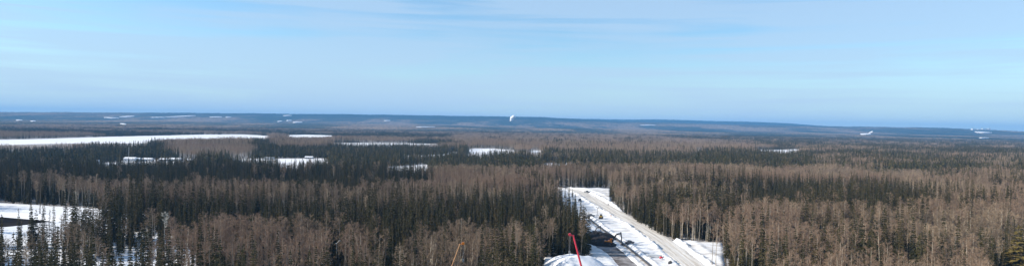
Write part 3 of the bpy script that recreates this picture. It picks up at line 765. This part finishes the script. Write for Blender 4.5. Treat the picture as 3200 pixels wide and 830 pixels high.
lone('a', 1345, 905, 0, 'wide many-stemmed bare aspen just left of the tan crane boom', 4, .98, 'bare aspens of the nearby forest')
lone('a', 1125, 900, 0, 'fan-crowned bare aspen close right of the lamp post', 4, 1.02, 'bare aspens of the nearby forest')

# ------------------------------------------------------------------ snow pile in front of the left woods
pc = G(1795, 815); 
def snow_pile(name, c, rx, ry, h, m, label, cat, seed, kind=None, n=40, rough=.35):
    mb = MB(); rr = random.Random(seed); rings = 14
    for i in range(rings + 1):
        q = i / rings
        for j in range(n):
            a = 2 * math.pi * j / n; wob = 1 + .18 * (float(vn(np.array(math.cos(a) * 2 + 5), np.array(math.sin(a) * 2 + 5), seed)) - .5) * 2
            x, y = rx * q * wob * math.cos(a), ry * q * wob * math.sin(a)
            z = h * (1 - q ** 2.2) * (0.72 + .5 * float(fbm(np.array(x / 7 + seed), np.array(y / 5), seed, 3))) + rough * (float(fbm(np.array(x / 1.6), np.array(y / 1.6), seed + 3, 2)) - .5) * (1 - q)
            if i == rings: z = -.4
            mb.v.append((x, y, z))
    for i in range(rings):
        for j in range(n):
            k = (j + 1) % n; a = i * n; mb.f.append((a + j, a + n + j, a + n + k, a + k)); mb.m.append(0)
    o = mb.build(name, m, smooth=True); o.location = (c[0], c[1], 0)
    return tag(o, label, cat, kind=kind)
snow_pile('snow_pile', at_depth(1800, 818, 279), 15.5, 13, 6.7, M['snow'], 'big rounded snow pile in front of the woods, left of the muddy track', 'snow pile', 4, rough=.5)
snow_pile('spoil_heap', G(1870, 746), 10, 13, 4.2, M['peat'], 'black heap of dug soil behind the orange excavator', 'soil heap', 9, rough=2.6)
snow_pile('spoil_heap', G(1893, 766), 6.5, 6, 2.6, M['peat'], 'low black soil heap beside the tracks of the orange excavator', 'soil heap', 12, rough=1.3)
snow_pile('spoil_heap', G(1856, 762), 5, 6, 2.2, M['peat'], 'black soil heap at the foot of the left woods by the track', 'soil heap', 19, rough=1.4)
snow_pile('boulder', G(100, 706), 2.2, 1.6, 1.6, M['floor'], 'dark boulder on the snowy river bank', 'boulder', 15, rough=.6)

# ------------------------------------------------------------------ pipeline
mb = MB(); L = PIPE; zc = 1.0
for side, r_ in ((0.0, .46),):
    for a, b in zip(L[:-1], L[1:]): mb.tube((a[0], a[1], zc), (b[0], b[1], zc), r_, r_, 12)
pp = thing('pipeline', 'long dark pipeline laid on skids beside the muddy track', 'pipeline', (L[0][0], L[0][1], 0))
o = mb.build('pipe', M['pipe'], smooth=True); o.parent = pp; o.location = (-L[0][0], -L[0][1], 0)
for i in range(2, len(L) - 1, 3):
    d = L[i + 1] - L[i]; an = math.atan2(d[1], d[0]); m2 = MB(); m2.box((0, 0, 0), (.4, 2.2, .55), an)
    q = m2.build('skid', M['wood'], pp); q.location = (L[i][0] - L[0][0], L[i][1] - L[0][1], .28)

# ------------------------------------------------------------------ vehicles
def wheel(parent, x, y, r, w_, name='wheel'):
    m = MB(); m.tube((x, y - w_ / 2, r), (x, y + w_ / 2, r), r, r, 16, cap=True); t = m.build(name, M['rubber'], parent, bevel=.05)
    m = MB(); s = 1 if y > 0 else -1; m.tube((x, y + s * w_ * .35, r), (x, y + s * (w_ / 2 + .03), r), r * .5, r * .42, 12, cap=True); m.build('rim', M['galv'], t)
def track(parent, y, L_=4.6, h=1.0, w_=.7):
    m = MB(); pr = []
    for i in range(24):
        a = 2 * math.pi * i / 24; sx = (L_ / 2 - h / 2) * (1 if math.cos(a) > 0 else -1); pr.append((sx + h / 2 * math.cos(a), h / 2 + h / 2 * math.sin(a)))
    k = len(m.v); n = len(pr)
    for yy in (y - w_ / 2, y + w_ / 2): m.v += [(p[0], yy, p[1]) for p in pr]
    for i in range(n): j = (i + 1) % n; m.f.append((k + i, k + j, k + n + j, k + n + i)); m.m.append(0)
    m.f.append(tuple(range(k, k + n))[::-1]); m.f.append(tuple(range(k + n, k + 2 * n))); m.m += [0, 0]
    for i in range(5): m.tube((-L_ / 2 + .6 + i * (L_ - 1.2) / 4, y - w_ / 2 - .04, .42), (-L_ / 2 + .6 + i * (L_ - 1.2) / 4, y + w_ / 2 + .04, .42), .26, .26, 10, cap=True)
    m.build('track', M['steel'], parent)
def excavator(loc, rz, bodym, boomm, label, s=1.0, reach=(3.8, 3.6)):
    e = thing('excavator', label, 'excavator', loc, rz, 'excavators at the soil heap'); e.scale = (s,) * 3
    for y in (-1.25, 1.25): track(e, y)
    m = MB(); m.box((0, 0, .75), (2.2, 1.9, .5)); m.tube((0, 0, .9), (0, 0, 1.25), .8, .8, 16, cap=True); m.build('undercarriage', M['steel'], e)
    m = MB(); m.box((-.9, 0, 1.85), (3.6, 2.8, 1.2)); m.box((-2.4, 0, 1.7), (1.0, 2.9, 1.1), taper=.92); m.build('body', bodym, e, bevel=.12)
    m = MB(); m.box((-1.6, -.6, 2.55), (1.2, 1.0, .25)); m.tube((-1.9, -.9, 2.4), (-1.9, -.9, 3.2), .08, .08, 8, cap=True); m.build('engine_hood', M['steel'], e)
    m = MB(); m.box((.75, .85, 2.35), (1.5, 1.05, 1.9), taper=.9); cab = m.build('cab', bodym, e, bevel=.08)
    m = MB(); m.box((1.46, .85, 2.65), (.1, .85, 1.0)); m.box((.75, 1.375, 2.65), (1.0, .08, .9)); m.build('window', M['glass'], cab)
    a = (.9, -.15, 1.9); b = (a[0] + 2.2, -.15, 5.6); c = (b[0] + reach[0] - 1.0, -.15, 6.2)
    m = MB(); m.tube(a, b, .42, .38, 4, cap=True); m.tube(b, c, .40, .27, 4, cap=True); boom = m.build('boom', boomm, e)
    m = MB(); m.tube((1.5, -.15, 1.8), (2.6, -.15, 4.4), .13, .09, 8, cap=True); m.tube((b[0], -.15, b[2] + .35), (c[0] - .2, -.15, c[2] + .5), .1, .1, 8, cap=True); m.build('hydraulic_cylinder', M['cable'], boom)
    d = (c[0] + .5, -.15, c[2] - reach[1] - .8)
    m = MB(); m.tube((c[0] - .2, -.15, c[2] + .7), d, .32, .22, 4, cap=True); m.build('stick', boomm, e)
    m = MB(); pr = [(-.1, 0), (.5, .1), (.55, -.9), (.1, -1.35), (-.8, -1.25), (-1.0, -.75), (-.5, -.55)]
    k = len(m.v)
    for yy in (-.75, .55): m.v += [(d[0] + p[0], yy, d[2] + p[1]) for p in pr]
    n = len(pr)
    for i in range(n): j = (i + 1) % n; m.f.append((k + i, k + j, k + n + j, k + n + i)); m.m.append(0)
    m.f.append(tuple(range(k, k + n))[::-1]); m.f.append(tuple(range(k + n, k + 2 * n))); m.m += [0, 0]
    m.build('bucket', M['steel'], e)
    return e
g = G(1906, 767); excavator((g[0], g[1], .3), rad(-6), M['orange'], M['steel'], 'orange-bodied excavator with raised dark boom at the soil heap', 1.0, (3.4, 4.2))
g = G(1852, 738); excavator((g[0], g[1], .6), rad(12), M['steel'], M['steel'], 'dark excavator digging at the far end of the black heap', 0.75)
def pickup(loc, rz, m_, label, s=1.0):
    e = thing('pickup_truck', label, 'pickup truck', loc, rz, 'pickup trucks on the site'); e.scale = (s,) * 3
    m = MB(); m.prism([(-2.7, .55), (2.7, .55), (2.75, 1.0), (2.6, 1.15), (1.1, 1.22), (-2.75, 1.22)], -.95, .95)
    m.v = [(v[1], v[0], v[2]) for v in m.v]; m.f = [f[::-1] for f in m.f]; m.build('body', m_, e, bevel=.06)
    m = MB(); m.prism([(-.75, 1.2), (1.25, 1.2), (.6, 1.85), (-.6, 1.88)], -.85, .85)
    m.v = [(v[1], v[0], v[2]) for v in m.v]; m.f = [f[::-1] for f in m.f]; cab = m.build('cab', M['glass'], e, bevel=.05)
    m = MB(); m.box((0, 0, 1.9), (1.25, 1.6, .07)); m.build('roof', m_, cab)
    m = MB(); m.box((-1.75, 0, 1.24), (1.75, 1.6, .04)); m.build('cargo_bed', M['steel'], e)
    for x in (-1.75, 1.75):
        for y in (-.85, .85): wheel(e, x, y, .4, .28)
g = G(1967, 766); pickup((g[0], g[1], .75), rad(40), M['carblue'], 'dark pickup truck parked on snow right of the pipeline')
g = G(1812, 630); pickup((g[0], g[1], .6), rad(80), M['carblue'], 'dark pickup truck by the woods at the far left side of the road', 1.1)
g = G(1846, 679); pickup((g[0], g[1], .6), rad(10), M['grey'], 'grey pickup truck parked left of the yellow loader')
g = G(1834, 603); pickup((g[0], g[1], .5), rad(-50), M['carblue'], 'tiny dark pickup truck driving at the far bend of the road')
def loader(loc, rz):
    e = thing('wheel_loader', 'yellow wheel loader with snow on its cab, left of the road', 'wheel loader', loc, rz)
    m = MB(); m.box((-1.6, 0, 1.6), (2.6, 1.7, 1.2), taper=.93); m.build('engine_body', M['yellow'], e, bevel=.1)
    m = MB(); m.box((.2, 0, 2.3), (1.4, 1.5, 2.1), taper=.9); cab = m.build('cab', M['yellow'], e, bevel=.08)
    m = MB(); m.box((.86, 0, 2.75), (.12, 1.2, .95)); m.box((.2, -.70, 2.7), (1.0, .1, .9)); m.box((.2, .70, 2.7), (1.0, .1, .9)); m.box((-.48, 0, 2.75), (.12, 1.1, .8)); m.build('window', M['glass'], cab)
    m = MB(); m.box((.2, 0, 3.45), (1.5, 1.6, .22)); m.build('snow_cap', M['snow'], cab)
    m = MB(); m.box((1.9, 0, 1.2), (1.2, 1.3, .7)); m.build('front_frame', M['steel'], e)
    m = MB()
    for y in (-.5, .5): m.tube((1.2, y, 1.7), (3.3, y, .7), .16, .13, 4, cap=True)
    m.build('lift_arm', M['yellow'], e)
    m = MB(); m.prism([(3.2, .2), (4.3, .1), (4.35, .2), (3.5, .4), (3.4, 1.3), (3.2, 1.4)], -1.35, 1.35)
    m.v = [(v[1], v[0], v[2]) for v in m.v]; m.f = [f[::-1] for f in m.f]; m.build('bucket', M['steel'], e)
    for x in (-1.7, 1.9):
        for y in (-1.05, 1.05): wheel(e, x, y, .8, .55)
g = G(1878, 686); loader((g[0], g[1], .5), rad(-100))
# light mast beside the loader
def light_tower(loc, h, label):
    e = thing('light_tower', label, 'light tower', loc)
    m = MB(); m.box((0, 0, .7), (2.0, 1.2, .9)); m.build('generator_box', M['white'], e, bevel=.05)
    m = MB(); m.tube((0, 0, 1.1), (0, 0, h), .11, .07, 8, cap=True); m.build('mast', M['steel'], e)
    for x in (-.5, .5):
        m = MB(); m.box((x, -.1, h), (.55, .3, .45)); m.build('lamp_head', M['steel'], e)
    for x in (-.7, .7):
        m = MB(); m.tube((x, -.7, .35), (x, .7, .35), .01, .01, 4); m.tube((x, .6, .35), (x, .8, .35), .35, .35, 12, cap=True); m.build('wheel', M['rubber'], e)
g = G(1867, 676); light_tower((g[0], g[1], .5), 5.6, 'thin portable light mast standing behind the yellow loader')
# site oddments near the lower road
def pipe_stack(loc, rz):
    e = thing('pipe_stack', 'small stack of steel pipes on timbers between pipeline and road', 'pipe stack', loc, rz)
    for x in (-1.8, 1.8):
        m = MB(); m.box((x, 0, .12), (.25, 3.2, .24)); m.build('timber', M['wood'], e)
    for i in range(5):
        m = MB(); m.tube((-3.2, -1.2 + i * .6, .5), (3.2, -1.2 + i * .6, .5), .25, .25, 10); m.build('pipe', M['galv'], e)
g = G(2046, 806); pipe_stack((g[0], g[1], .9), rad(-12))
def skip(loc, rz, m_, nm, label, d):
    e = thing(nm, label, 'equipment', loc, rz)
    m = MB(); m.box((0, 0, d[2] / 2 + .2), d, taper=.9); m.build('housing', m_, e, bevel=.08)
    m = MB()
    for x in (-d[0] * .4, d[0] * .4): m.box((x, 0, .1), (.2, d[1] * 1.1, .2))
    m.build('skid', M['steel'], e)
    m = MB(); m.tube((d[0] * .2, 0, d[2]), (d[0] * .2, 0, d[2] + .6), .07, .07, 8, cap=True); m.box((-d[0] * .2, 0, d[2] + .22), (d[0] * .3, d[1] * .5, .12)); m.build('exhaust', M['steel'], e)
g = G(2066, 812); skip((g[0], g[1], .8), .5, M['red'], 'compressor', 'small red compressor beside the steel pipe stack', (1.4, .8, .8))
g = G(2094, 830); skip((g[0], g[1], .7), 1.0, M['steel'], 'generator', 'dark generator at the road verge right of the red compressor', (2.2, 1.2, 1.2))
def post_sign(px, py, label, m_):
    g = G(px, py); e = thing('road_marker', label, 'road marker', (g[0], g[1], .5), .4)
    m = MB(); m.tube((0, 0, 0), (0, 0, 1.9), .06, .06, 6, cap=True); m.build('post', M['wood'], e)
    m = MB(); m.box((0, 0, 1.7), (.9, .06, .7)); m.build('panel', m_, e)
post_sign(1901, 647, 'dark marker board at the right road shoulder by the woods', M['steel'])
post_sign(1909, 683, 'orange marker board on snow right of the yellow loader', M['orange'])

# ------------------------------------------------------------------ cranes
def crane(base, tip, m_, headm, label, r0, r1, secs, cables):
    rz = 0; e = thing('mobile_crane', label, 'crane', (base[0], base[1], 0), rz, 'mobile cranes in the foreground')
    b = Vector((0, 0, 3.0)); t = Vector(tip) - Vector((base[0], base[1], 0)); d = (t - b)
    an = math.atan2(d.y, d.x)
    m = MB(); m.box((0, 0, 1.2), (9.5, 2.6, .9), an); m.build('chassis', m_, e, bevel=.08)
    R = Matrix.Rotation(an, 3, 'Z')
    m = MB(); c = R @ Vector((4.4, 0, 2.2)); m.box(c, (1.6, 2.3, 1.5), an, taper=.9); cb = m.build('cab', m_, e, bevel=.1)
    m = MB(); c = R @ Vector((5.15, 0, 2.4)); m.box(c, (.12, 1.9, .8), an); m.build('window', M['glass'], cb)
    m = MB(); c = R @ Vector((-1.2, 0, 2.4)); m.box(c, (3.6, 2.4, 1.5), an); m.build('turntable', m_, e, bevel=.1)
    m = MB(); c = R @ Vector((-3.2, 0, 2.3)); m.box(c, (1.0, 2.4, 1.3), an); m.build('counterweight', M['steel'], e, bevel=.06)
    for x in (-3.6, -2.2, 2.0, 3.4):
        for y in (-1.2, 1.2):
            c = R @ Vector((x, y, .6)); ay = R @ Vector((0, .25, 0)); m = MB(); m.tube(c - ay, c + ay, .6, .6, 16, cap=True); m.build('wheel', M['rubber'], e)
    for i in range(secs):
        p, q = b + d * (i / secs), b + d * ((i + 1) / secs); r = r0 + (r1 - r0) * i / max(1, secs - 1)
        m = MB(); m.tube(p, q, r, r * .97, 8, cap=True); m.tube(q - d.normalized() * .35, q, r * 1.12, r * 1.12, 8, cap=True); m.build('boom_section', m_, e)
    side = Vector((-1, 0, 0)); top = t
    m = MB(); m.tube(top - d.normalized() * .3, top + side * cables * .9 + Vector((0, 0, .1)), r1 * .9, r1 * .6, 8, cap=True)
    m.tube(top + side * cables * 1.1 + Vector((0, -.3, .1)), top + side * cables * 1.1 + Vector((0, .3, .1)), .45, .45, 12, cap=True); m.build('boom_head', headm, e)
    hk = top + side * cables * 1.15
    m = MB()
    for s in (-.18, .18): m.tube(hk + Vector((s, 0, 0)), hk + Vector((s * .6, 0, -5.0)), .035, .035, 5)
    m.build('hoist_rope', M['cable'], e)
    m = MB(); m.box(hk + Vector((0, 0, -5.3)), (.55, .4, .8)); m.tube(hk + Vector((0, 0, -5.7)), hk + Vector((.1, 0, -6.3)), .09, .06, 6); m.build('hook_block', M['cable'], e, bevel=.04)
    m = MB(); q = b + d * .32; m.tube(R @ Vector((.6, 0, 2.2)), q, .22, .16, 8, cap=True); m.build('lift_cylinder', M['cable'], e)
tip = at_depth(1791, 733, 205); bs = at_depth(1853, 975, 205); crane((bs[0], 203), tip, M['red'], M['red'], 'mobile crane with a bright red telescopic boom in front of the snow pile', .40, .26, 4, .9)
tip = at_depth(1438, 760, 214); bs = at_depth(1372, 945, 214); crane((bs[0], 212), tip, M['tan'], M['orange'], 'mobile crane with slim tan boom and orange head before the woods', .27, .17, 4, -.9)

# ------------------------------------------------------------------ tall lamp post
e = thing('lamp_post', 'tall pale lamp post with two heads rising among the woods', 'lamp post', (LAMP[0], LAMP[1], 0))
lh = float(LAMP[2])
m = MB(); m.tube((0, 0, 0), (0, 0, lh), .12, .08, 10, cap=True); m.build('pole', M['galv'], e)
m = MB(); m.box((-.2, 0, lh + .05), (.8, .3, .15)); m.build('lamp_head', M['galv'], e, bevel=.04)
m = MB(); m.tube((0, 0, lh), (.9, 0, lh + 1.1), .07, .06, 6); m.box((1.1, 0, lh + 1.2), (.9, .3, .15), taper=.9); m.build('lamp_head', M['galv'], e, bevel=.04)

# ------------------------------------------------------------------ camp buildings and mast in the dark forest
def shed(px, py, d, roofm, wallm, label, rz=0., arch=False):
    g = G(px, py); e = thing('storage_hall' if arch else 'camp_building', label, 'hall' if arch else 'building', (g[0], g[1], 0), rz, 'buildings of the forest camp')
    L_, W_, H_ = d
    if arch:
        pr = [(W_ / 2 * math.cos(a), H_ * math.sin(a)) for a in np.linspace(0, math.pi, 14)]
        m = MB(); m.prism(pr, -L_ / 2, L_ / 2); m.build('arched_shell', wallm, e)
    else:
        m = MB(); m.box((0, 0, H_ / 2), (L_, W_, H_)); m.build('wall', wallm, e)
        m = MB(); m.prism([(-W_ / 2 - .4, H_), (W_ / 2 + .4, H_), (0, H_ + W_ * .22)], -L_ / 2 - .4, L_ / 2 + .4); m.build('roof', roofm, e)
    m = MB(); m.box((0, -W_ / 2 - (.05 if not arch else -.2), 1.2), (1.2, .12, 2.2)); m.build('door', M['steel'], e)
    if not arch:
        for x in (-L_ * .3, L_ * .3):
            m = MB(); m.box((x, -W_ / 2 - .04, 1.9), (1.6, .1, 1.0)); m.build('window', M['glass'], e)
B = [(408, 504, (15, 9, 4.2), 'snow', 'white', 'white camp building at the foot of the mast'), (428, 503.5, (9, 8, 3.4), 'snow', 'grey', 'grey camp building just right of the mast'),
     (462, 503, (14, 8, 3), 'snow', 'white', 'long low camp building right of the grey one'), (510, 503.5, (9, 7, 3), 'snow', 'grey', 'small camp building in the middle of the row'),
     (548, 503, (16, 9, 3), 'snow', 'white', 'longest pale camp building at the right of the row'), (590, 505, (8, 6, 3), 'snow', 'white', 'small white camp hut at the right end'),
     (300, 511, (6, 5, 4), 'snow', 'white', 'small white hut alone at the far left of the camp'), (641, 510, (6, 5, 8), 'teal', 'white', 'small hut with a teal roof right of the camp')]
for px, py, d, rm, wm, lb in B: shed(px, py, d, M[rm], M[wm], lb, (px % 7) * .04 - .1)
shed(842, 497.5, (15, 9, 3.6), None, M['grey'], 'grey arched storage hall on the long snow field', .1, True)
shed(966, 495.5, (12, 7, 2.6), M['snow'], M['grey'], 'low grey building at the right part of the long snow field', 0)
g = G(402, 503)
e = thing('radio_mast', 'thin lattice radio mast above the camp buildings', 'radio mast', (g[0], g[1], 0))
m = MB(); hm = 19.5
for a in range(3): m.tube((.7 * math.cos(a * 2.1), .7 * math.sin(a * 2.1), 0), (.35 * math.cos(a * 2.1), .35 * math.sin(a * 2.1), hm), .06, .05, 4)
for k in range(14):
    z0, z1 = k * hm / 14, (k + 1) * hm / 14
    for a in range(3): m.tube((.6 * math.cos(a * 2.1), .6 * math.sin(a * 2.1), z0), (.5 * math.cos(a * 2.1 + 2.1), .5 * math.sin(a * 2.1 + 2.1), z1), .05, .05, 3)
m.build('lattice', M['grey'], e)
m = MB(); m.tube((0, 0, hm), (0, 0, hm + 2.5), .08, .04, 6, cap=True); m.build('antenna', M['galv'], e)

# ------------------------------------------------------------------ steam far away
def steam(px, y_bot, y_top, D, lean, wd, label, seed):
    b = at_depth(px, y_bot, D); t = at_depth(px + lean, y_top, D); r = random.Random(seed)
    import bmesh
    bm = bmesh.new(); n = 16
    for i in range(n):
        u = i / (n - 1); c = b + (t - b) * u; s = wd * (.55 + .6 * u) * D / F / 2
        mt = Matrix.Translation((c[0] + r.uniform(-.3, .3) * s, c[1] + r.uniform(-.5, .5) * s, c[2] + r.uniform(-.2, .2) * s)) @ Matrix.Diagonal((s * r.uniform(.6, 1), s * r.uniform(.6, 1), s * r.uniform(.5, .8), 1))
        bmesh.ops.create_icosphere(bm, subdivisions=2, radius=1, matrix=mt)
    me = bpy.data.meshes.new('steam_plume'); bm.to_mesh(me); bm.free(); me.materials.append(M['steam']); me.polygons.foreach_set('use_smooth', [True] * len(me.polygons))
    o = bpy.data.objects.new('steam_plume', me); C.objects.link(o); tag(o, label, 'steam', kind='stuff')
steam(1596, 377, 366, 7500, 7, 13, 'white steam plume rising before the middle of the blue ridge', 1)
steam(2712, 419, 411, 6400, 14, 5, 'slanting white steam plume over the far snow field at right', 2)
def far_plant():
    D = 8800; e = None
    b = at_depth(3062, 412, D); e = thing('factory', 'pale distant factory on the right end of the ridge', 'factory', (b[0], D, float(terrain(b[0], D))))
    for dx, L_, H_ in ((-80, 55, 9), (-10, 50, 6), (60, 70, 12), (115, 25, 16)):
        m = MB(); m.box((dx, 0, H_ / 2 + 7), (L_, 40, H_ + 14)); m.build('hall', M['white'], e)
    for dx in (25, 130):
        m = MB(); m.tube((dx, 0, 0), (dx, 0, 48), 2.5, 2, 8, cap=True); m.build('chimney', M['grey'], e)
far_plant()

# ------------------------------------------------------------------ haze
mb = MB(); S = 16500
mb.box((0, S / 2 - 2000, 129.5), (2.6 * S, S + 4000, 261))
hz = mb.build('haze', bpy.data.materials.new('haze')); tag(hz, kind='stuff')
hm_ = hz.data.materials[0]; hm_.use_nodes = True; t = hm_.node_tree; t.nodes.clear()
pv = t.nodes.new('ShaderNodeVolumePrincipled'); pv.inputs['Color'].default_value = (0.20, 0.53, 1.0, 1); pv.inputs['Density'].default_value = 6.6e-5; pv.inputs['Anisotropy'].default_value = 0.0
ot = t.nodes.new('ShaderNodeOutputMaterial'); t.links.new(pv.outputs[0], ot.inputs['Volume'])
